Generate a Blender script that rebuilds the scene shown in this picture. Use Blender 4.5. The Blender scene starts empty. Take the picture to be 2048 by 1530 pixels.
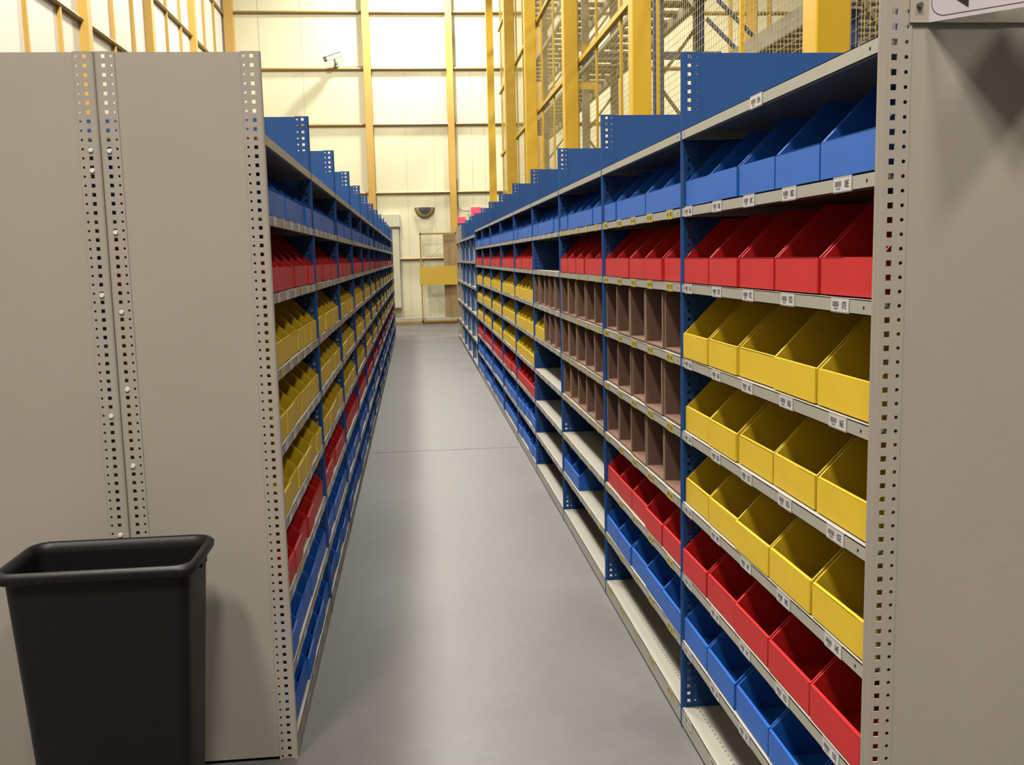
import bpy, math, random
from mathutils import Vector, Matrix
random.seed(11)
S = bpy.context.scene
C = S.collection
PI = math.pi

# ------------------------------------------------------------------ camera
YAW, PITCH, ROLL, FPX, EYE = .0971, .1291, -.0229, 1931.33, 1.5374
fw = Vector((math.sin(YAW)*math.cos(PITCH), math.cos(YAW)*math.cos(PITCH), -math.sin(PITCH)))
rt = Vector((math.cos(YAW), -math.sin(YAW), 0)); up = rt.cross(fw)
rt2 = rt*math.cos(ROLL) + up*math.sin(ROLL); up2 = -rt*math.sin(ROLL) + up*math.cos(ROLL)
cd = bpy.data.cameras.new('camera'); cam = bpy.data.objects.new('camera', cd); C.objects.link(cam)
cd.sensor_width = 36; cd.lens = FPX*36/2048; cd.clip_start = .05; cd.clip_end = 200
M = Matrix((rt2, up2, -fw)).transposed().to_4x4(); M.translation = Vector((0, 0, EYE)); cam.matrix_world = M
S.camera = cam

# ------------------------------------------------------------------ world, lamps, exposure
W = bpy.data.worlds.new('world'); S.world = W; W.use_nodes = True
W.node_tree.nodes['Background'].inputs[0].default_value = (1.0, .93, .84, 1)
W.node_tree.nodes['Background'].inputs[1].default_value = .04
S.view_settings.view_transform = 'Standard'; S.view_settings.look = 'None'
S.view_settings.gamma = 1; S.view_settings.use_curve_mapping = False
S.view_settings.exposure = 1.53
def lamp(loc, power, size, col=(1, .93, .83), tgt=None):
    l = bpy.data.lights.new('high_bay_and_fill_light', 'AREA'); l.energy = power; l.shape = 'DISK'; l.size = size; l.color = col
    o = bpy.data.objects.new('high_bay_and_fill_light', l); C.objects.link(o); o.location = loc
    if tgt:
        o.rotation_euler = (Vector(tgt)-Vector(loc)).to_track_quat('-Z', 'Y').to_euler()
    return o
lamp((.3, 22.2, 8.9), 430, .5, col=(1, .97, .92))
lamp((-2.0, 17.5, 9.0), 360, .8)
lamp((-1.9, 10.5, 9.0), 520, .9)
lamp((-1.7, 4.0, 9.0), 540, 1.0)
lamp((-2.3, -1.6, 9.2), 390, 1.1)
lamp((3.4, -1.6, 9.2), 320, 1.0)
lamp((.2, -2.6, 9.2), 360, 1.1)  # extra unseen fill lamp, added to thin out the cast shadows
lamp((5.6, 19.0, 9.0), 480, .8)
lamp((6.0, 9.0, 9.0), 260, .8)

# ------------------------------------------------------------------ materials
ALB = .38      # all base colours darkened to deepen the shade inside shelves; exposure above makes up
def srgb(c):
    return tuple(ALB*((v/255)/12.92 if v/255 <= .04045 else ((v/255+.055)/1.055)**2.4) for v in c)
def mat(name, rgb, rough=.55, spec=.5, var=.0, scale=6, metal=0, bump=0, bscale=200, stretch=None, sheen=0):
    m = bpy.data.materials.new(name); m.use_nodes = True; nt = m.node_tree; b = nt.nodes['Principled BSDF']
    c = srgb(rgb); b.inputs['Base Color'].default_value = (*c, 1); b.inputs['Roughness'].default_value = rough
    b.inputs['Specular IOR Level'].default_value = spec; b.inputs['Metallic'].default_value = metal
    if sheen: b.inputs['Sheen Weight'].default_value = sheen; b.inputs['Sheen Roughness'].default_value = .5
    if var or bump:
        tc = nt.nodes.new('ShaderNodeTexCoord'); mp = nt.nodes.new('ShaderNodeMapping')
        nt.links.new(tc.outputs['Object'], mp.inputs[0])
        if stretch: mp.inputs['Scale'].default_value = stretch
    if var:
        n = nt.nodes.new('ShaderNodeTexNoise'); n.inputs['Scale'].default_value = scale; n.inputs['Detail'].default_value = 5
        r = nt.nodes.new('ShaderNodeMapRange'); r.inputs[1].default_value = .3; r.inputs[2].default_value = .7
        r.inputs[3].default_value = 1-var; r.inputs[4].default_value = 1+var
        h = nt.nodes.new('ShaderNodeMix'); h.data_type = 'RGBA'; h.blend_type = 'MULTIPLY'; h.inputs[0].default_value = 1
        h.inputs[6].default_value = (*c, 1)
        nt.links.new(mp.outputs[0], n.inputs[0]); nt.links.new(n.outputs[0], r.inputs[0])
        nt.links.new(r.outputs[0], h.inputs[7]); nt.links.new(h.outputs[2], b.inputs['Base Color'])
    if bump:
        n2 = nt.nodes.new('ShaderNodeTexNoise'); n2.inputs['Scale'].default_value = bscale
        bp = nt.nodes.new('ShaderNodeBump'); bp.inputs['Strength'].default_value = bump; bp.inputs['Distance'].default_value = .002
        nt.links.new(mp.outputs[0], n2.inputs[0]); nt.links.new(n2.outputs[0], bp.inputs['Height']); nt.links.new(bp.outputs[0], b.inputs['Normal'])
    return m
def emit(name, rgb, k):
    m = bpy.data.materials.new(name); m.use_nodes = True; b = m.node_tree.nodes['Principled BSDF']
    c = srgb(rgb); b.inputs['Base Color'].default_value = (*c, 1)
    b.inputs['Emission Color'].default_value = (*c, 1); b.inputs['Emission Strength'].default_value = k
    return m
GP = mat('grey_panel_paint', (182, 174, 162), .55, .2, .03, 3, bump=.12, bscale=260)
GS = mat('grey_shelf_paint', (190, 187, 175), .45, .35, .03, 9)
BP_ = mat('blue_panel_paint', (34, 82, 148), .5, .22, .03, 4, bump=.08, bscale=260)
BB = mat('blue_corrugated_plastic', (26, 110, 218), .55, .3, .05, 14, sheen=.010)
RB = mat('red_corrugated_plastic', (222, 30, 32), .55, .28, .05, 14, sheen=.010)
YB = mat('yellow_corrugated_plastic', (250, 212, 40), .55, .28, .03, 14, sheen=.010)
CB = mat('brown_cardboard', (136, 104, 88), .85, .2, .08, 30)
CE = mat('cardboard_cut_edge', (176, 150, 122), .85, .2, .08, 60)
YS = mat('yellow_steel_paint', (230, 186, 30), .45, .35, .03, 2)
YW_ = mat('wall_column_paint', (224, 180, 78), .5, .4, .03, 2)
YG = mat('yellow_girt_paint', (178, 144, 72), .5, .4, .05, 2)
WM = mat('mesh_wire', (206, 186, 110), .5, .4)
BK = mat('black_plastic', (20, 19, 21), .45, .22, .06, 60, bump=.2, bscale=500)
DK = mat('dark_hole', (14, 13, 12), .8, .1)
ST = mat('galvanised_steel', (150, 145, 135), .4, .5, metal=.7)
WT = mat('white_label', (232, 230, 232), .35, .5)
YL = mat('yellow_label', (222, 206, 70), .4, .5)
TX = mat('label_ink', (40, 38, 42), .6, .2)
TG = mat('label_grey_ink', (132, 128, 132), .6, .2)
PL = mat('clear_label_sleeve', (196, 190, 178), .3, .6, .10, 40)
SW = mat('sign_white', (226, 218, 224), .3, .5)
RU = mat('rack_blue', (40, 68, 128), .5, .4)
RG = mat('rack_brown_grey', (146, 130, 106), .6, .3)
RL = mat('rack_light_grey', (190, 182, 166), .5, .4, .06, 3)
CU = mat('concrete_curb', (210, 206, 186), .8, .2, .06, 4)
PK = emit('exit_sign_face', (255, 60, 84), 1.1)
PK2 = mat('exit_sign_housing', (236, 214, 205), .5)
RDT = emit('exit_sign_letters', (205, 30, 60), 1.0)
LS = emit('lamp_tube', (255, 250, 240), 5)
CAMW = mat('camera_housing', (176, 176, 172), .4)
MIR = mat('mirror_dome', (122, 126, 138), .2, .6)
TAN = mat('tan_board', (178, 152, 104), .8, .2, .06, 3)
CABG = mat('pale_grey_cabinet', (226, 222, 190), .5)

def wall_mat(name, rgb, axis):
    m = mat(name, rgb, .55, .35, .025, .6); nt = m.node_tree; b = nt.nodes['Principled BSDF']
    tc = nt.nodes.new('ShaderNodeTexCoord'); wv = nt.nodes.new('ShaderNodeTexWave'); wv.bands_direction = axis
    wv.inputs['Scale'].default_value = 6.0; wv.inputs['Distortion'].default_value = 0
    bp = nt.nodes.new('ShaderNodeBump'); bp.inputs['Strength'].default_value = .18; bp.inputs['Distance'].default_value = .004
    nt.links.new(tc.outputs['Object'], wv.inputs[0]); nt.links.new(wv.outputs[1], bp.inputs['Height']); nt.links.new(bp.outputs[0], b.inputs['Normal'])
    return m
WALLM = wall_mat('insulated_wall_panel', (252, 246, 204), 'X')
WALLL = wall_mat('insulated_wall_panel_side', (240, 232, 214), 'Y')
SEAM = mat('wall_panel_seam', (228, 223, 194), .7)
# polished concrete
FL = mat('polished_concrete', (160, 157, 157), .36, .45); nt = FL.node_tree; b = nt.nodes['Principled BSDF']
tc = nt.nodes.new('ShaderNodeTexCoord')
def noise(sc, det, d=0):
    n = nt.nodes.new('ShaderNodeTexNoise'); n.inputs['Scale'].default_value = sc; n.inputs['Detail'].default_value = det
    n.inputs['Distortion'].default_value = d; nt.links.new(tc.outputs['Object'], n.inputs[0]); return n
n1 = noise(1.3, 8, .6); n2 = noise(16, 6); n3 = noise(190, 3)
cr = nt.nodes.new('ShaderNodeValToRGB'); cr.color_ramp.elements[0].position = .33; cr.color_ramp.elements[1].position = .68
cr.color_ramp.elements[0].color = (*srgb((94, 91, 91)), 1); cr.color_ramp.elements[1].color = (*srgb((113, 110, 110)), 1)
nt.links.new(n1.outputs[0], cr.inputs[0]); last = cr.outputs[0]
for nn, lo, hi, a in ((n2, .35, .65, .06), (n3, .3, .7, .05)):
    r = nt.nodes.new('ShaderNodeMapRange'); r.inputs[1].default_value = lo; r.inputs[2].default_value = hi
    r.inputs[3].default_value = 1-a; r.inputs[4].default_value = 1+a; nt.links.new(nn.outputs[0], r.inputs[0])
    mx = nt.nodes.new('ShaderNodeMix'); mx.data_type = 'RGBA'; mx.blend_type = 'MULTIPLY'; mx.inputs[0].default_value = 1
    nt.links.new(last, mx.inputs[6]); nt.links.new(r.outputs[0], mx.inputs[7]); last = mx.outputs[2]
nt.links.new(last, b.inputs['Base Color'])
rr = nt.nodes.new('ShaderNodeMapRange'); rr.inputs[3].default_value = .45; rr.inputs[4].default_value = .62
nt.links.new(n1.outputs[0], rr.inputs[0]); nt.links.new(rr.outputs[0], b.inputs['Roughness'])

# ------------------------------------------------------------------ helpers
class MB:
    def __init__(s): s.v = []; s.f = []; s.m = []
    def face(s, pts, mi=0):
        i = len(s.v); s.v += [tuple(p) for p in pts]; s.f.append(tuple(range(i, i+len(pts)))); s.m.append(mi)
    def box(s, x0, x1, y0, y1, z0, z1, mi=0):
        i = len(s.v)
        s.v += [(x, y, z) for x in (x0, x1) for y in (y0, y1) for z in (z0, z1)]
        for q in ((0, 1, 3, 2), (4, 6, 7, 5), (0, 4, 5, 1), (2, 3, 7, 6), (0, 2, 6, 4), (1, 5, 7, 3)):
            s.f.append(tuple(i+k for k in q)); s.m.append(mi)
    def prism(s, pts, a0, a1, axis='y', mi=0):
        """extrude a 2-D outline along an axis; pts are the two other coordinates in order"""
        def P(p, a): return {'x': (a, p[0], p[1]), 'y': (p[0], a, p[1]), 'z': (p[0], p[1], a)}[axis]
        n = len(pts); i = len(s.v); s.v += [P(p, a0) for p in pts]+[P(p, a1) for p in pts]
        s.f.append(tuple(range(i, i+n))); s.m.append(mi); s.f.append(tuple(range(i+2*n-1, i+n-1, -1))); s.m.append(mi)
        for k in range(n):
            j = (k+1) % n; s.f.append((i+k, i+j, i+n+j, i+n+k)); s.m.append(mi)
    def bar(s, a, b, w, h=None, mi=0, upv=(0, 0, 1)):
        a = Vector(a); b = Vector(b); d = (b-a).normalized(); u = Vector(upv)
        if abs(d.dot(u)) > .98: u = Vector((1, 0, 0))
        r = d.cross(u).normalized(); u = r.cross(d); h = h or w; i = len(s.v)
        for p in (a, b):
            for q in ((-1, -1), (1, -1), (1, 1), (-1, 1)): s.v.append(tuple(p+r*q[0]*w/2+u*q[1]*h/2))
        for q in ((0, 1, 2, 3), (7, 6, 5, 4), (0, 4, 5, 1), (1, 5, 6, 2), (2, 6, 7, 3), (3, 7, 4, 0)):
            s.f.append(tuple(i+k for k in q)); s.m.append(mi)
    def tube(s, a, b, r0, r1=None, n=12, mi=0, cap=True):
        a = Vector(a); b = Vector(b); d = (b-a).normalized(); r1 = r0 if r1 is None else r1
        u = Vector((0, 0, 1)) if abs(d.z) < .9 else Vector((1, 0, 0)); r = d.cross(u).normalized(); u = r.cross(d); i = len(s.v)
        for p, rad in ((a, r0), (b, r1)):
            for k in range(n):
                t = 2*PI*k/n; s.v.append(tuple(p+r*rad*math.cos(t)+u*rad*math.sin(t)))
        for k in range(n):
            j = (k+1) % n; s.f.append((i+k, i+j, i+n+j, i+n+k)); s.m.append(mi)
        if cap:
            s.f.append(tuple(i+n-1-k for k in range(n))); s.m.append(mi); s.f.append(tuple(i+n+k for k in range(n))); s.m.append(mi)
    def add(s, o, T, mo=0):
        i = len(s.v); s.v += [tuple(T @ Vector(v)) for v in o.v]
        s.f += [tuple(i+k for k in f) for f in o.f]; s.m += [m+mo for m in o.m]
    def mesh(s, name, mats):
        me = bpy.data.meshes.new(name); me.from_pydata(s.v, [], s.f)
        for m in (mats if isinstance(mats, (list, tuple)) else [mats]): me.materials.append(m)
        me.polygons.foreach_set('material_index', s.m); me.update(); return me
def link(name, me, parent=None, loc=(0, 0, 0)):
    o = bpy.data.objects.new(name, me); C.objects.link(o); o.location = loc
    if parent: o.parent = parent
    return o
def build(name, mb, mats, parent=None, loc=(0, 0, 0)): return link(name, mb.mesh(name, mats), parent, loc)
def tag(o, label=None, cat=None, group=None, kind=None):
    if label: o['label'] = label
    if cat: o['category'] = cat
    if group: o['group'] = group
    if kind: o['kind'] = kind
    return o
def empty(name, loc=(0, 0, 0)):
    o = bpy.data.objects.new(name, None); C.objects.link(o); o.location = loc; o.empty_display_size = .1; return o
def bevel(o, w, n=2):
    m = o.modifiers.new('b', 'BEVEL'); m.width = w; m.segments = n; m.limit_method = 'ANGLE'
def smooth(me):
    me.polygons.foreach_set('use_smooth', [True]*len(me.polygons))
ORD = ['first', 'second', 'third', 'fourth', 'fifth', 'sixth', 'seventh', 'eighth', 'ninth', 'tenth', 'eleventh', 'twelfth', 'thirteenth', 'fourteenth']

# ------------------------------------------------------------------ the hall
H = 2.1336; XL, XR, B, YL0, YR0 = -.4147, .8163, 1.2648, 2.8929, 1.6595
DEP = .4572; DR = .6096; Z0, DZ = .0667, .2297
YW = 23.35; XWL, XWR, HC = -4.15, 10.2, 9.6
m = MB(); m.box(XWL-.1, XWR+.1, -8, YW+.1, -.1, 0)
tag(build('floor', m, FL), kind='structure')
m = MB(); m.box(XWL-.1, XWR, YW, YW+.1, 0, HC)
for x in (-3.35, -2.4, -.1, .55, 1.45, 1.75, 3.4, 4.3, 6.2): m.box(x-.006, x+.006, YW-.004, YW+.01, 0, HC, 1)
tag(build('wall_back', m, [WALLM, SEAM]), kind='structure')
m = MB(); m.box(XWL-.1, XWL, -8, YW, 0, HC)
tag(build('wall_left', m, WALLL), kind='structure')
m = MB(); m.box(XWR, XWR+.1, -8, YW, 0, HC)
tag(build('wall_right', m, WALLL), kind='structure')
m = MB(); m.box(XWL-.1, XWR+.1, -8, YW+.1, HC, HC+.1)
tag(build('ceiling', m, mat('ceiling_panel', (120, 116, 108), .8)), kind='structure')
tn = [0]
def trim(mb, mats):
    tn[0] += 1; return tag(build('trim_%d' % tn[0], mb, mats), kind='structure')
# wall framing: columns and horizontal girts in yellow steel
for x, w in ((-4.0, .20), (-.93, .165), (.975, .15), (3.05, .15), (4.95, .10), (6.85, .10), (8.2, .22), (9.9, .2)):
    m = MB(); m.box(x-w/2, x+w/2, YW-.12, YW-.02, 0, HC); m.box(x-w/2-.012, x+w/2+.012, YW-.02, YW, 0, HC); trim(m, YW_)
for x in (7.7, 8.66):
    m = MB(); m.box(x-.035, x+.035, YW-.05, YW, 0, HC); trim(m, YW_)
for z in (8.4, 7.19, 5.93, 4.67, 3.10, 1.55):
    m = MB(); m.prism([(YW-.07, z), (YW-.05, z+.03), (YW, z+.03), (YW, z-.03), (YW-.05, z-.03)], XWL, XWR, 'x'); trim(m, YG)
for i, y in enumerate((6.9, 10.15, 13.35, 16.6, 19.85)):
    m = MB(); m.box(XWL, XWL+.12, y-.08, y+.08, 0, HC); trim(m, YW_)
for y in (7.97, 9.05, 11.42, 12.5, 14.68, 15.74, 17.88, 18.92, 21.1, 22.17):
    m = MB(); m.box(XWL, XWL+.05, y-.02, y+.02, 0, HC); trim(m, YW_)
for z in (8.4, 7.15, 5.9, 4.66, 3.1, 1.55):
    m = MB(); m.prism([(XWL+.07, z), (XWL+.05, z+.03), (XWL, z+.03), (XWL, z-.03), (XWL+.05, z-.03)], 2, YW-.12, 'y'); trim(m, YG)
# concrete curb and low yellow rail at the foot of the back wall
m = MB(); m.box(XWL+.1, XWR, YW-.32, YW-.12, 0, .16); tag(build('baseboard_back', m, CU), kind='structure')
m = MB(); m.box(XWL+.1, 1.2, YW-.40, YW-.33, .0, .075); trim(m, YG)
# floor joint across the aisle
m = MB(); m.box(XWL, XWR, 7.70, 7.708, .0, .0012); trim(m, mat('floor_joint', (98, 94, 92), .8))

# ------------------------------------------------------------------ things at the far end of the aisle
c = empty('security_camera', (-1.62, YW-.1, 5.98))
m = MB(); m.tube((0, .1, .04), (0, .0, .04), .055, n=16); m.tube((0, .02, .04), (-.03, -.14, .06), .018); m.tube((-.03, -.14, .05), (-.03, -.15, .13), .02)
build('mounting_arm', m, CAMW, c)
m = MB(); a = Vector((.11, -.12, .25)); bb_ = Vector((-.22, -.25, .11)); d = (bb_-a).normalized()
m.bar(a, bb_, .11, .10); m.bar(a+Vector((0, 0, .06))-d*.01, bb_+Vector((0, 0, .06))+d*.06, .13, .014)
build('camera_body', m, CAMW, c)
m = MB(); m.tube(bb_-d*.01, bb_+d*.04, .05, .055, 16); build('lens_hood', m, mat('lens_grey', (96, 90, 82), .3), c)
tag(c, 'white bullet security camera mounted on the back wall above a yellow girt', 'camera')
m = MB()
for p, q in (((-1.5, 5.99), (.2, 5.99)), ((.2, 5.99), (.9, 6.0)), ((1.07, 6.0), (1.12, 6.0)), ((1.12, 6.0), (1.12, 8.2))):
    m.tube((p[0], YW-.012, p[1]), (q[0], YW-.012, q[1]), .006, n=6)
tag(build('conduit', m, CAMW), 'thin pale conduit running along the back wall from the security camera', 'conduit')
# half-dome mirror
t = empty('dome_mirror', (.285, YW-.02, 2.75))
def halfring(r0, r1, y0, y1, n=24):
    m = MB()
    for k in range(n):
        a0 = PI+PI*k/n; a1 = PI+PI*(k+1)/n
        P = lambda r, a, y: (r*math.cos(a), y, r*1.08*math.sin(a))
        m.face([P(r0, a0, y0), P(r1, a0, y1), P(r1, a1, y1), P(r0, a1, y0)])
    return m
build('outer_rim', halfring(.235, .205, -.02, -.05), mat('rim_grey', (128, 126, 112), .5), t)
build('yellow_band', halfring(.205, .15, -.05, -.09), mat('rim_yellow', (206, 186, 112), .5), t)
m = MB(); n = 24
for j in range(5):
    r0 = .15*(1-j/5); r1 = .15*(1-(j+1)/5); y0 = -.09-.10*math.sin(j/5*PI/2); y1 = -.09-.10*math.sin((j+1)/5*PI/2)
    m.add(halfring(r0, r1, y0, y1), Matrix())
me = m.mesh('mirror_face', MIR); smooth(me); link('mirror_face', me, t)
m = MB(); m.box(-.235, .235, -.05, .02, -.006, .004); build('top_plate', m, mat('rim_grey2', (150, 148, 132), .5), t)
tag(t, 'grey and yellow half-dome mirror on the back wall over the aisle end', 'mirror')
# exit signs
def exit_sign(x, z, w, h, label):
    t = empty('exit_sign', (x, YW-.02, z))
    m = MB(); m.box(-w/2, w/2, -.05, .02, -h/2, h/2); build('housing', m, PK2, t)
    m = MB(); m.box(-w/2+.01, w/2-.01, -.056, -.05, -h/2+.01, h/2-.01); build('sign_face', m, PK, t)
    m = MB(); m.add(text_mb('EXIT', h*.55), Matrix.Translation((0, -.058, 0)) @ Matrix.Rotation(PI/2, 4, 'X')); build('lettering', m, RDT, t)
    return tag(t, label, 'sign')
# text geometry
TC = {}
def text_mb(s, h, sx=.72):
    key = (s, h, sx)
    if key in TC: return TC[key]
    cu = bpy.data.curves.new('t', 'FONT'); cu.body = s; cu.size = 1; cu.align_x = 'CENTER'; cu.align_y = 'CENTER'; cu.resolution_u = 2; cu.offset = .012
    ob = bpy.data.objects.new('t', cu); C.objects.link(ob)
    dg = bpy.context.evaluated_depsgraph_get(); me = bpy.data.meshes.new_from_object(ob.evaluated_get(dg))
    k = h/.72; mb = MB(); mb.v = [(v.co.x*k*sx, v.co.y*k, 0) for v in me.vertices]
    mb.f = [tuple(p.vertices) for p in me.polygons]; mb.m = [0]*len(mb.f)
    bpy.data.objects.remove(ob); bpy.data.curves.remove(cu); bpy.data.meshes.remove(me)
    TC[key] = mb; return mb
exit_sign(1.50, 2.64, .25, .21, 'red lit sign on the back wall, higher of the two beside the yellow column')
exit_sign(1.15, 2.44, .21, .16, 'red lit sign on the back wall, lower of the two beside the yellow column')
m = MB(); pts = [(1.075, 3.4), (1.08, 2.80), (1.12, 2.70), (1.2, 2.66), (1.36, 2.66)]
for p, q in zip(pts, pts[1:]): m.tube((p[0], YW-.02, p[1]), (q[0], YW-.02, q[1]), .009, n=6)
tag(build('power_cable', m, mat('cable_grey', (150, 148, 130), .5)), 'grey cable curving from the yellow column to the higher red sign', 'cable')
# cabinets
t = empty('wall_cabinet', (-.5, YW-.12, 0))
m = MB(); m.box(-.19, .19, -.10, .12, 2.30, 2.60); o = build('upper_box', m, CABG, t); bevel(o, .01)
m = MB(); m.box(-.19, .19, -.12, .12, 2.265, 2.285); build('dark_strip', m, mat('gap_brown', (120, 112, 96), .6), t)  # thin dark brown strip between upper box and lower door
m = MB(); m.box(-.19, .16, -.10, .12, .40, 2.26); o = build('lower_door', m, CABG, t); bevel(o, .01)
tag(t, 'tall pale grey cabinet with a small box above it on the back wall', 'cabinet')
# gate in front of the back wall
t = empty('yellow_gate', (.14, 22.9, 0))
m = MB(); W_ = .86; w = .032
for x0, x1, z0, z1 in ((0, w, .06, 2.14), (W_-w, W_, .06, 2.14), (0, W_, 2.10, 2.14), (0, W_, .06, .10)): m.box(x0, x1, 0, .04, z0, z1)
build('gate_frame', m, YG, t)
m = MB(); m.box(-.03, W_, -.02, 0, .93, 1.37); build('gate_panel', m, mat('gate_panel_yellow', (224, 184, 40), .5, var=.03), t)
m = MB(); m.bar((.03, .02, .95), (.82, .02, .1), .006); m.bar((.03, .02, 1.38), (.82, .02, 2.1), .006); build('tie_rod', m, ST, t)
tag(t, 'yellow framed gate with a solid yellow middle panel before the back wall', 'gate')
m = MB(); m.box(.69, 1.0, YW-.3, YW-.27, .17, 2.13); tag(build('tan_board', m, TAN), 'tall tan board standing behind the yellow gate', 'board')

# ------------------------------------------------------------------ shelving parts
def post_mb(s):
    """perforated angle post, front corner at local x=0, web runs inward (s = +1 right row, -1 left row)"""
    m = MB(); Pt = .0254; N = 84; zs = [.0125+Pt*k for k in range(N)]; q = .0053; T = .0022
    cols = ((.010, .0197), (.0303, .0425), (.0515, .056))
    for y in (0, T):
        for a, b in cols: m.face([(s*a, y, 0), (s*b, y, 0), (s*b, y, H), (s*a, y, H)])
        for a, b, hh in ((.0197, .0303, q), (.0425, .0515, .0045)):
            zp = 0
            for z in zs+[None]:
                z1 = H if z is None else z-hh
                m.face([(s*a, y, zp), (s*b, y, zp), (s*b, y, z1), (s*a, y, z1)])
                if z is not None: zp = z+hh
        cx, r, hh = .047, .0036, .0045
        for z in zs:
            for k in range(8):
                def oc(k):
                    t = PI/4*k; c_, s_ = math.cos(t), math.sin(t); g = max(abs(c_), abs(s_)); return (cx+hh*c_/g, z+hh*s_/g)
                def ic(k): t = PI/4*k; return (cx+r*math.cos(t), z+r*math.sin(t))
                p = [oc(k), oc(k+1), ic(k+1), ic(k)]; m.face([(s*u, y, v) for u, v in p])
    for z in zs:
        a, b = .0197, .0303
        m.face([(s*a, 0, z-q), (s*b, 0, z-q), (s*b, T, z-q), (s*a, T, z-q)]); m.face([(s*a, 0, z+q), (s*b, 0, z+q), (s*b, T, z+q), (s*a, T, z+q)])
        m.face([(s*a, 0, z-q), (s*a, T, z-q), (s*a, T, z+q), (s*a, 0, z+q)]); m.face([(s*b, 0, z-q), (s*b, T, z-q), (s*b, T, z+q), (s*b, 0, z+q)])
    # rolled front edge
    arc = [(.010-.010*math.sin(t), .009-.009*math.cos(t)) for t in [PI/2*k/5 for k in range(6)]]+[(0, .0105), (.0022, .0105), (.0022, .009), (.010, T)]
    m.prism([(s*u, v) for u, v in arc], 0, H, 'z')
    m.box(min(0, s*.05), max(0, s*.05), 0, .0105, 0, .006)
    return m
POST = {s: post_mb(s) for s in (1, -1)}
def post_mesh(s, mt, name): return POST[s].mesh(name, mt)
PM = {(s, g): post_mesh(s, GP if g else BP_, 'perforated_post') for s in (1, -1) for g in (0, 1)}
def sheet_me(s, mt, x0=.0535, x1=None, h=H-.002):
    x1 = (DR if s > 0 else DEP)-.0535; m = MB(); a, b = sorted((s*x0, s*x1)); m.box(a, b, .0022, .0045, .012, h); return m.mesh('side_sheet', mt)
SM = {(s, g): sheet_me(s, GP if g else BP_) for s in (1, -1) for g in (0, 1)}
def side_panel(parent, s, g, x, y):
    """one upright frame: front post, rear post and the sheet between, as parts of the bay"""
    sh = link('side_panel', SM[s, g], parent, (x, y, 0))
    link('perforated_post', PM[s, g], sh)
    link('perforated_post', PM[-s, g], sh, (s*(DR if s > 0 else DEP), 0, 0))
    if g: sh['label'] = 'light grey perforated end panel'
    return sh
def shelf_me(s, L, base=False):
    m = MB(); f = s*.0012; bk = s*((DR if s > 0 else DEP)-.002); t = .0018; y0, y1 = .0125, L-.0015; lip = .0585 if base else .0285
    a, b = sorted((f, bk)); m.box(a, b, y0, y1, -t, 0)
    a, b = sorted((f, f+s*t)); m.box(a, b, y0, y1, -lip, 0)
    a, b = sorted((f, f+s*.011)); m.box(a, b, y0, y1, -lip, -lip+t)
    a, b = sorted((bk, bk-s*t)); m.box(a, b, y0, y1, -.0285, 0)
    for yy in (y0+.002, y1-.002-t): a, b = sorted((f+s*.012, bk)); m.box(a, b, yy, yy+t, -.0285, 0)
    for yy in (y0+.03, y1-.03):
        pts = [(yy+.0034*math.cos(PI/4*k), -.0145+.0034*math.sin(PI/4*k)) for k in range(8)]
        m.face([(f-s*.0004, p[0], p[1]) for p in pts], 1)
    k = 0; yy = y0+.02
    while yy < y1-.01:
        pts = [(s*.052+.0028*math.cos(PI/3*k), yy+.0028*math.sin(PI/3*k)) for k in range(6)]
        m.face([(p[0], p[1], .0005) for p in pts], 1); yy += .0254
    return m.mesh('shelf', [GS, DK])
SHM = {(s, b): shelf_me(s, B, b) for s in (1, -1) for b in (False, True)}
def back_me(s):
    DD = DR if s > 0 else DEP; m = MB(); a, b = sorted((s*(DD-.0012), s*(DD-.0002))); m.box(a, b, .016, B-.002, .03, H-.3); return m.mesh('back_panel', BP_)
BKM = {s: back_me(s) for s in (1, -1)}
# labels on the shelf lips
LBL = {}
def label_me(txt, s, yellow=False, w=.078):
    key = (txt, s, yellow, w)
    if key in LBL: return LBL[key]
    m = MB(); hz = .0125
    T = Matrix.Translation((0, 0, 0))
    def P(u, v, d): return (-s*d, -s*u, v)     # u to the reader's right, v up, d off the lip
    m.face([P(-w/2-.002, -hz-.002, .0002), P(w/2+.002, -hz-.002, .0002), P(w/2+.002, hz+.0035, .0002), P(-w/2-.002, hz+.0035, .0002)], 3)
    m.face([P(-w/2, -hz, .0006), P(w/2, -hz, .0006), P(w/2, hz, .0006), P(-w/2, hz, .0006)], 0)
    if txt is not None:
        rnd = random.Random(txt); u = -w/2+.007
        while u < -.004:
            b = rnd.choice((.0008, .0013, .002)); m.face([P(u, -.003, .0009), P(u+b, -.003, .0009), P(u+b, .0075, .0009), P(u, .0075, .0009)], 2); u += b+rnd.choice((.0007, .001))
        for k in range(6): u = -w/2+.013+k*.003; m.face([P(u, -.0085, .0009), P(u+.002, -.0085, .0009), P(u+.002, -.005, .0009), P(u, -.005, .0009)], 2)
        R = Matrix(((0, 0, -s, -s*.0009), (-s, 0, 0, -s*.019), (0, 1, 0, 0), (0, 0, 0, 1)))
        m.add(text_mb(txt, .0145, .62), R, 1)
    me = m.mesh('shelf_label', [YL if yellow else WT, TX, TG, PL]); LBL[key] = me; return me

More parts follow.
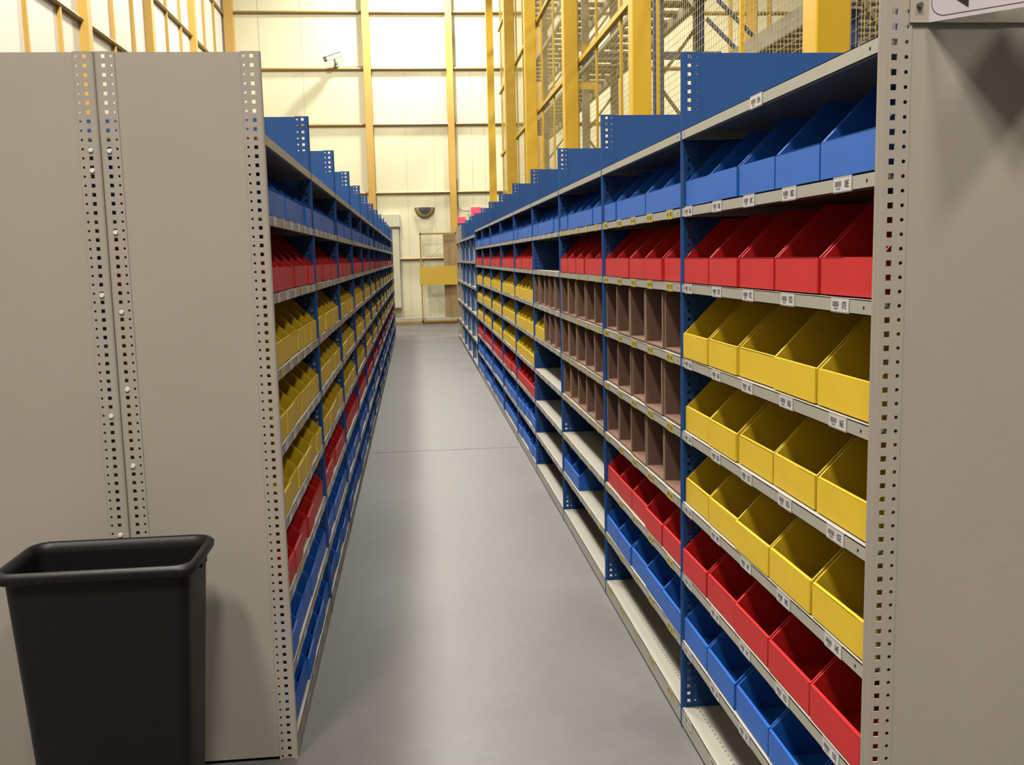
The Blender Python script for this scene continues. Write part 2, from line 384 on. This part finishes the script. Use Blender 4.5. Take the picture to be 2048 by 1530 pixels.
def bin_mb(s, w, d=.432, hf=.072, hb=.192, t=.0038):
    m = MB(); X = lambda v: s*v
    prof = [(0, 0), (0, hf), (.118, hb), (d, hb), (d, 0)]
    for y0 in (0, w-t): m.prism([(X(a), b) for a, b in prof], y0, y0+t, 'y')
    a, b = sorted((X(0), X(d))); m.box(a, b, t, w-t, 0, t)
    a, b = sorted((X(0), X(t))); m.box(a, b, t, w-t, t, hf-.001)
    a, b = sorted((X(-.0022), X(0))); m.box(a, b, .0015, w-.0015, .0, hf+.0015)          # folded-over front flap
    a, b = sorted((X(-.0022), X(t+.002))); m.box(a, b, .0015, w-.0015, hf, hf+.0022)
    a, b = sorted((X(d-t), X(d))); m.box(a, b, t, w-t, t, hb-.002)
    return m
def carton_mb(s, w, d=.42, h=.193, t=.0055):
    m = MB(); X = lambda v: s*v
    for y0 in (0, w-t):
        a, b = sorted((X(.003), X(d))); m.box(a, b, y0, y0+t, 0, h)
        a, b = sorted((X(0), X(.003))); m.box(a, b, y0, y0+t, 0, h-.002, 1)
        a, b = sorted((X(0), X(d))); m.box(a, b, y0+.0005, y0+t-.0005, h, h+.0012, 1)
    a, b = sorted((X(0), X(d))); m.box(a, b, t, w-t, 0, t)
    a, b = sorted((X(d-t), X(d))); m.box(a, b, t, w-t, t, h)
    a, b = sorted((X(.05), X(d-t))); m.prism([(t, h-.03), (t, h-.024), (w-t, h-.004), (w-t, h-.010)], a, b, 'x')
    return m
BMAT = {'blue': BB, 'red': RB, 'yellow': YB}
BW = {1: .2415, -1: .2015}
BM = {(s, c_): bin_mb(s, BW[s]) for s in (1, -1) for c_ in ('x',)}
BME = {(s, c_): BM[s, 'x'].mesh('shelf_bin', BMAT[c_]) for s in (1, -1) for c_ in BMAT}
CME = carton_mb(1, .2415).mesh('cardboard_bin', [CB, CE])
bins = []      # (colour, side, bay, shelf, slot, n, location, rot)
def fill(s, x, y, bay, sh, col, slots=None, n=5):
    L = (B-.02)/n; w = BW[s]
    for k in range(n):
        if slots and k not in slots: continue
        yy = y+.017+L*k+(L-w)*.5+random.uniform(-.002, .002)
        if s < 0: yy = y+.005+.0066+L*k+(L-w)*.5*random.random()
        bins.append((col, s, bay, sh, k, n, (x+s*(.006+random.uniform(0, .010)), yy, Z0+DZ*sh+.0035), random.uniform(-.012, .012)))
STD = {7: 'blue', 6: 'red', 5: 'yellow', 4: 'yellow', 3: 'yellow', 2: 'red', 1: 'blue', 0: 'blue'}
SHN = {8: 'top shelf', 7: 'second shelf down', 6: 'third shelf down', 5: 'fourth shelf down', 4: 'fifth shelf down', 3: 'sixth shelf down', 2: 'seventh shelf down', 1: 'eighth shelf down', 0: 'bottom shelf'}
rlab = ['grey-ended shelving bay nearest the camera in the right row, with white lip labels',
        'second right-row shelving bay, blue, with yellow labels and three full cardboard bin rows',
        'third blue shelving bay of the right row, two blue bins low on a bare shelf',
        'fourth blue shelving bay of the right row, mixing cardboard and two yellow bins']
for k in range(9):
    y = YR0+B*k; t = empty('shelving_bay', (XR, y, 0))
    side_panel(t, 1, 1 if k == 0 else 0, 0, 0)
    if k == 8: side_panel(t, 1, 0, 0, B)
    link('back_panel', BKM[1], t)
    for sh in range(9):
        o = link('shelf', SHM[1, sh == 0], t, (0, 0, Z0+DZ*sh))
        if k < 2 and sh < 8:
            for j, ly in enumerate((1.19, .915, .664, .408, .142)):
                link('shelf_label', label_me('%02d%s' % (sh+1, 'ABCDE'[j]), 1, k == 1), o, (0.0008, ly, -.0145))
        if k == 0 and sh == 8: link('shelf_label', label_me('09A', 1), o, (.0008, .62, -.0145))
        if 1 < k < 7 and 0 < sh < 8:
            for j in range(5): link('shelf_label', label_me(None, 1, k == 2, .05), o, (.0008, .14+.262*j, -.0145))
    tag(t, rlab[k] if k < 4 else '%s blue shelving bay from the camera in the right row, full of coloured bins' % ORD[k], 'shelving', 'shelving bays of the right row')
    row = dict(STD)
    if k == 0: row[0] = None
    if k == 1: row.update({5: 'c', 4: 'c', 3: 'c', 0: None})
    if k == 2: row.update({5: 'c', 4: 'c', 3: 'c', 2: None, 1: 'b2', 0: None})
    if k == 3: row.update({6: None, 5: 'c', 4: 'mix', 3: None, 2: None, 1: None, 0: None})
    for sh, col in row.items():
        if col is None: continue
        if col == 'c': fill(1, XR, y, k, sh, 'cardboard')
        elif col == 'b2': fill(1, XR, y, k, sh, 'blue', (3, 4))
        elif col == 'mix': fill(1, XR, y, k, sh, 'yellow', (3, 4)); fill(1, XR, y, k, sh, 'cardboard', (0, 1, 2))
        else: fill(1, XR, y, k, sh, col)
for k in range(13):
    y = YL0+B*k; t = empty('shelving_bay', (XL, y, 0))
    side_panel(t, -1, 1 if k == 0 else 0, 0, 0)
    if k == 12: side_panel(t, -1, 0, 0, B)
    link('back_panel', BKM[-1], t)
    for sh in range(9):
        o = link('shelf', SHM[-1, sh == 0], t, (0, 0, Z0+DZ*sh))
        if k < 6 and 0 <= sh < 8:
            for j in range(6): link('shelf_label', label_me(None, -1, (sh*7+k*3+j) % 5 == 0, .062+.02*((j*5+sh) % 3)/2), o, (-.0008, .12+.202*j, -.0145))
    tag(t, 'grey-ended shelving bay nearest the camera in the left row, beside the black bin' if k == 0 else '%s blue shelving bay from the camera in the left row, full of coloured bins' % ORD[k], 'shelving', 'shelving bays of the left row')
    for sh, col in STD.items(): fill(-1, XL, y, k, sh, col, n=6)
# write the bins out: the nearest 300 of a colour are things, the far rest one object
for col in ('blue', 'red', 'yellow', 'cardboard'):
    lst = sorted([b_ for b_ in bins if b_[0] == col], key=lambda b_: b_[6][1]*(1 if b_[1] > 0 else 1.4))
    for (c_, s, bay, sh, slot, n, loc, rz) in lst[:300]:
        o = link('cardboard_bin' if col == 'cardboard' else col+'_bin', CME if col == 'cardboard' else BME[s, col], None, loc)
        o.rotation_euler = (0, 0, rz*.6 if s > 0 else rz*.22)
        rowname = 'right' if s > 0 else 'left'
        lab = '%s bin, %s from near end, %s, %s bay of %s row' % ({'cardboard': 'brown cardboard'}.get(col, col), ORD[slot], SHN[sh], ORD[bay], rowname)
        tag(o, lab, 'bin', '%s bins' % {'cardboard': 'brown cardboard'}.get(col, col)+' on the shelves')
    rest = lst[300:]
    if rest:
        m = MB()
        for (c_, s, bay, sh, slot, n, loc, rz) in rest: m.add(BM[s, 'x'], Matrix.Translation(loc))
        tag(build(col+'_bin_row', m, BMAT[col]), 'far %s bins at the distant end of the left row' % col, 'bins', kind='stuff')

# bolt heads through the two rear posts of the grey ends
first_left = [o for o in bpy.data.objects if o.name.startswith('shelving_bay') and o.get('label', '').startswith('grey-ended') and 'left row, beside' in o['label']][0]
m = MB(); m.tube((0, .001, 0), (0, -.004, 0), .0075, .006, 12); BOLT = m.mesh('bolt', mat('bolt_glint_white', (250, 250, 250), .25, .8))  # white colour paints in the glint off galvanised heads
for z in [1.861, 1.633, 1.406, 1.18, 0.952]: link('bolt', BOLT, first_left, (-DEP+.025, 0, z))

# back-to-back row behind the left one (grey end panel and the first bays)
for k in range(3):
    y = YL0+B*k; t = empty('shelving_bay', (XL-DEP-DR-.001, y, 0))
    side_panel(t, 1, 1 if k == 0 else 0, 0, 0)
    for sh in range(9): link('shelf', SHM[1, sh == 0], t, (0, 0, Z0+DZ*sh))
    if k == 0:
        for z in [1.864, 1.807, 1.455, 1.103, 0.745]: link('bolt', BOLT, t, (DR-.025, 0, z))
    tag(t, ['grey-ended shelving bay at the left edge, back to back with the left row', 'blue shelving bay behind the left row, right after the grey end', 'blue shelving bay behind the left row, third from the grey end'][k], 'shelving', 'shelving bays behind the left row')

# wide storage bays with tall openings at the end of the right row
GB = 1.165; GZ = (1.853, 1.495, 1.135, .765, .40, .07)
m = MB(); m.box(.0012, DEP, .01, GB-.002, -.0018, 0); m.box(.0012, .003, .01, GB-.002, -.036, 0); GSH = m.mesh('shelf', GS)
m = MB(); m.box(.042, DEP, GB-.03, GB-.012, .05, 1.85); GDV = m.mesh('divider', mat('grey_divider', (172, 178, 180), .5))
for k in range(5):
    y = YR0+9*B+.030+GB*k; t = empty('storage_bay', (XR, y, 0)); g = 1 if k == 4 else 0
    side_panel(t, 1, g, 0, 0)
    if k == 4: side_panel(t, 1, 1, 0, GB)
    for z in GZ: link('shelf', GSH, t, (0, 0, z))
    if k < 4: link('divider', GDV, t)
    tag(t, 'grey storage bay closing the far end of the right row' if g else '%s tall-opening blue storage bay past the bins in the right row' % ORD[k], 'shelving', 'empty storage bays at the far end')

# ------------------------------------------------------------------ waste bin
def rrect(x0, x1, y0, y1, r, n=5):
    p = []
    for cx, cy, a in ((x1-r, y1-r, 0), (x0+r, y1-r, PI/2), (x0+r, y0+r, PI), (x1-r, y0+r, 1.5*PI)):
        for k in range(n+1): t = a+PI/2*k/n; p.append((cx+r*math.cos(t), cy+r*math.sin(t)))
    return p
def loft(m, loops):
    n = len(loops[0]); i = len(m.v)
    for L in loops: m.v += [tuple(p) for p in L]
    for a in range(len(loops)-1):
        for k in range(n):
            j = (k+1) % n; m.f.append((i+a*n+k, i+a*n+j, i+(a+1)*n+j, i+(a+1)*n+k)); m.m.append(0)
def loop(w, d, r, z): return [(p[0], p[1], z) for p in rrect(-w/2, w/2, -d/2, d/2, r)]
t = empty('waste_bin', (-.848, 2.625, 0)); HT = .77
m = MB(); loft(m, [loop(.36, .19, .03, 0), loop(.38, .21, .03, .02), loop(.465, .265, .04, HT-.05), loop(.468, .267, .04, HT-.03), loop(.458, .257, .036, HT-.03), loop(.372, .202, .025, .025)])
n = len(loop(1, 1, .1, 0)); m.f.append(tuple(range(n))); m.m.append(0); m.f.append(tuple(5*n+k for k in range(n))); m.m.append(0)
me = m.mesh('bin_body', BK); smooth(me); o = link('bin_body', me, t); mm = o.modifiers.new('e', 'EDGE_SPLIT'); mm.split_angle = math.radians(40)
m = MB(); loft(m, [loop(.462, .262, .038, HT-.035), loop(.497, .297, .04, HT-.032), loop(.505, .305, .042, HT-.026), loop(.508, .308, .042, HT-.012), loop(.500, .300, .052, HT-.003), loop(.486, .286, .048, HT), loop(.472, .272, .044, HT-.004), loop(.460, .260, .038, HT-.02), loop(.458, .257, .036, HT-.03)])
me = m.mesh('rim', BK); smooth(me); link('rim', me, t)
for sx in (-1, 1): m = MB(); m.box(sx*.240-.010, sx*.240+.010, -.03, .03, HT-.045, HT-.030); build('handle_grip', m, BK, t)
tag(t, 'tall rectangular black plastic waste bin standing against the grey end panels', 'waste bin')
# tape scraps on the floor
for nme, (x, y, w, d, a), lab in (('tape_scrap', (-.60, 2.845, .05, .02, .2), 'small white tape scrap on the floor beside the black bin'),):
    m = MB(); m.box(-w/2, w/2, -d/2, d/2, 0, .0012); o = build(nme, m, WT, None, (x, y, 0)); o.rotation_euler.z = a; tag(o, lab, 'tape')

# ------------------------------------------------------------------ sign on the right end panel
t = empty('aisle_sign', (.9, YR0-.0015, 1.924)); a45 = 1/2**.5; zt = .205
m = MB(); m.box(-.033, .36, -.001, .001, 0, zt); build('mounting_plate', m, RL, t)
F = Matrix(((a45, 0, 0, 0), (-a45, 0, 0, 0), (0, 1, 0, 0), (0, 0, 0, 1)))    # (u, v) on the folded face
def fp(u, v, e=0): return (a45*u-a45*e, -a45*u-a45*e, v)
m = MB(); m.face([fp(0, 0), fp(.21, 0), fp(.21, zt), fp(0, zt)])
R_ = .2970; m.face([fp(.21, 0), (R_, 0, 0), (R_, 0, zt), fp(.21, zt)])
build('sign_face', m, SW, t)
m = MB(); pts = [(p[0], p[1]) for p in rrect(.0048, .204, .0072, zt-.0072, .023, 6)]; pin = [(p[0], p[1]) for p in rrect(.0058, .203, .0084, zt-.0084, .022, 6)]
for k in range(len(pts)):
    j = (k+1) % len(pts); m.face([fp(*pts[k], .0004), fp(*pts[j], .0004), fp(*pin[j], .0004), fp(*pin[k], .0004)])
build('printed_border', m, TX, t)
m = MB(); m.face([fp(.0650, .0140, .0005), fp(.0650, .100, .0005), fp(.012, .057, .0005)]); m.face([fp(.0650, .038, .0005), fp(.16, .038, .0005), fp(.16, .076, .0005), fp(.0650, .076, .0005)])
build('printed_arrow', m, TX, t)
for z in (.028, .178):
    m = MB(); m.tube((-.017, -.001, z), (-.017, -.007, z), .0058, .0045, 12); build('bolt', m, ST, t)
tag(t, 'white folded sign with a black arrow bolted to the right grey end panel', 'sign')

# ------------------------------------------------------------------ guard fence and columns behind the right row
XC = 1.70; CW = .15
for i, y in enumerate((4.03, 7.45, 10.78, 14.4, 17.45, 21.4)):
    CW = (.15, .15, .155, .165, .18, .15)[i]; m = MB(); m.box(XC, XC+CW, y, y+CW, 0, HC); m.box(XC-.05, XC+CW+.05, y-.05, y+CW+.05, 0, .015); o = build('steel_column', m, YS); bevel(o, .018, 3)
    tag(o, '%s thick yellow steel column from the camera, rising behind the right row' % ORD[i], 'column', 'yellow columns behind the right row')
t = empty('mesh_fence', (1.905, 2.6, 0)); 
Y1 = 20.6-2.6
m = MB()
for z in (1.14, 1.9): m.bar((0, 0, z), (0, Y1, z), .04)
build('rail', m, YS, t)
for z in (3.655, 4.915, 6.17):
    m = MB(); m.bar((-.01, 0, z), (-.01, Y1, z), .05); build('rail', m, YS, t)
for y in (3.3, 5.56, 7.48, 8.79, 9.95, 11.1, 12.95, 14.1, 16.4, 17.4, 19.2, 20.3):
    m = MB(); m.box(-.012, .012, y-2.6-.012, y-2.6+.012, 0, 7.6); build('fence_post', m, YS, t)
seg = [2.6, 4.05, 7.44, 10.85, 14.57, 17.82, 20.6]
for a, b in zip(seg, seg[1:]):
    m = MB(); y = a; w = .0012; z0 = 1.6
    while y < b: m.box(-w, w, y-2.6-w, y-2.6+w, z0, 7.6); y += .0508
    z = z0
    while z < 7.6: m.box(.001, .001+2*w, a-2.6, b-2.6, z-w, z+w); z += .0508
    build('wire_mesh', m, WM, t)
tag(t, 'tall yellow wire mesh guard fence running behind the right shelving row', 'fence')

# ------------------------------------------------------------------ high racks beyond the fence
def deck(x0, x1, y0, y1, z, pitch, w):
    m = MB(); y = y0; o = []
    while y < y1: o += [(x0+.02, y), (x1, y), (x1, y+w), (x0+.02, y+w)]; y += pitch
    m.prism(o+[(x0, y-pitch+w), (x0, y0)], z-.03, z, 'z'); return m
t = empty('tall_rack', (2.5, 5.0, 0)); Yn = 16.5
fy = (.75, 4.95, 9.15, 13.4)
for y in fy:
    for x in (0, .42):
        m = MB(); m.box(x, x+.1, y, y+.09, 0, HC-.3); build('upright', m, RU if y < 6 else RG, t)  # far uprights coloured brown-grey, as blue steel in shade
    m = MB(); z = .3; f = 0
    while z < 9:
        m.bar((.05, y+.045, z), (.47, y+.045, z+.55), .03) if f else m.bar((.47, y+.045, z), (.05, y+.045, z+.55), .03); z += .6; f ^= 1
    build('brace', m, RG, t)
for z in (4.2, 5.35, 6.5, 7.65):
    m = MB(); m.box(-.02, .03, 0, Yn, z-.05, z); m.box(.49, .55, 0, Yn, z-.12, z); build('beam', m, RL, t)
    o = build('deck', deck(.03, .49, 0, Yn, z, .42, .19), RG, t); 
for z in (4.3, 5.6): m = MB(); m.box(0, 2.0, 9.0, 9.08, z, z+.1); build('cross_beam', m, RU, t)
for z in (3.75, 4.25, 4.95): m = MB(); m.box(-.3, .05, 8.2, 8.24, z, z+.09); build('guard_board', m, YS, t)
tag(t, 'tall narrow rack with slatted decks and blue uprights just beyond the mesh fence', 'rack')
t = empty('walkway_rack', (5.0, 6.0, 0)); Yn = 10.2
m = MB(); m.box(0, .06, 0, Yn, 4.38, 4.62); m.box(2.3, 2.36, 0, Yn, 4.38, 4.62); build('edge_beam', m, RL, t)
build('deck', deck(.06, 2.3, 0, Yn, 4.55, .34, .2), RG, t)
for y in (1.7, 5.6, 9.6):
    for x in (.3, 2.1):
        m = MB(); m.box(x, x+.12, y, y+.1, 0, 6.6 if y < 3 else 4.4); build('upright', m, RU, t)
m = MB(); m.bar((-.42, 9, 5.09), (.05, 9, 4.64), .05); build('brace', m, RU, t); m = MB(); m.bar((-.25, 9, 5.37), (.32, 9, 4.83), .05)
build('brace', m, RU, t)
tag(t, 'grey walkway rack with wide pale edge beam behind the mesh, upper right', 'rack')
for i, (x, y, z) in enumerate(((5.9, 10.9, 4.95), (6.3, 11.6, 5.5), (6.7, 13.3, 4.3))):
    t = empty('strip_light', (x, y, z))
    m = MB(); m.box(-.6, .6, -.08, .08, .02, .08); build('lamp_housing', m, CAMW, t)
    m = MB(); m.box(-.58, .58, -.06, .06, 0, .02); build('lamp_tube', m, LS, t)
    tag(t, '%s white strip light glowing beyond the mesh fence, upper right' % ('nearest', 'middle', 'farthest')[i], 'light', 'strip lights beyond the fence')
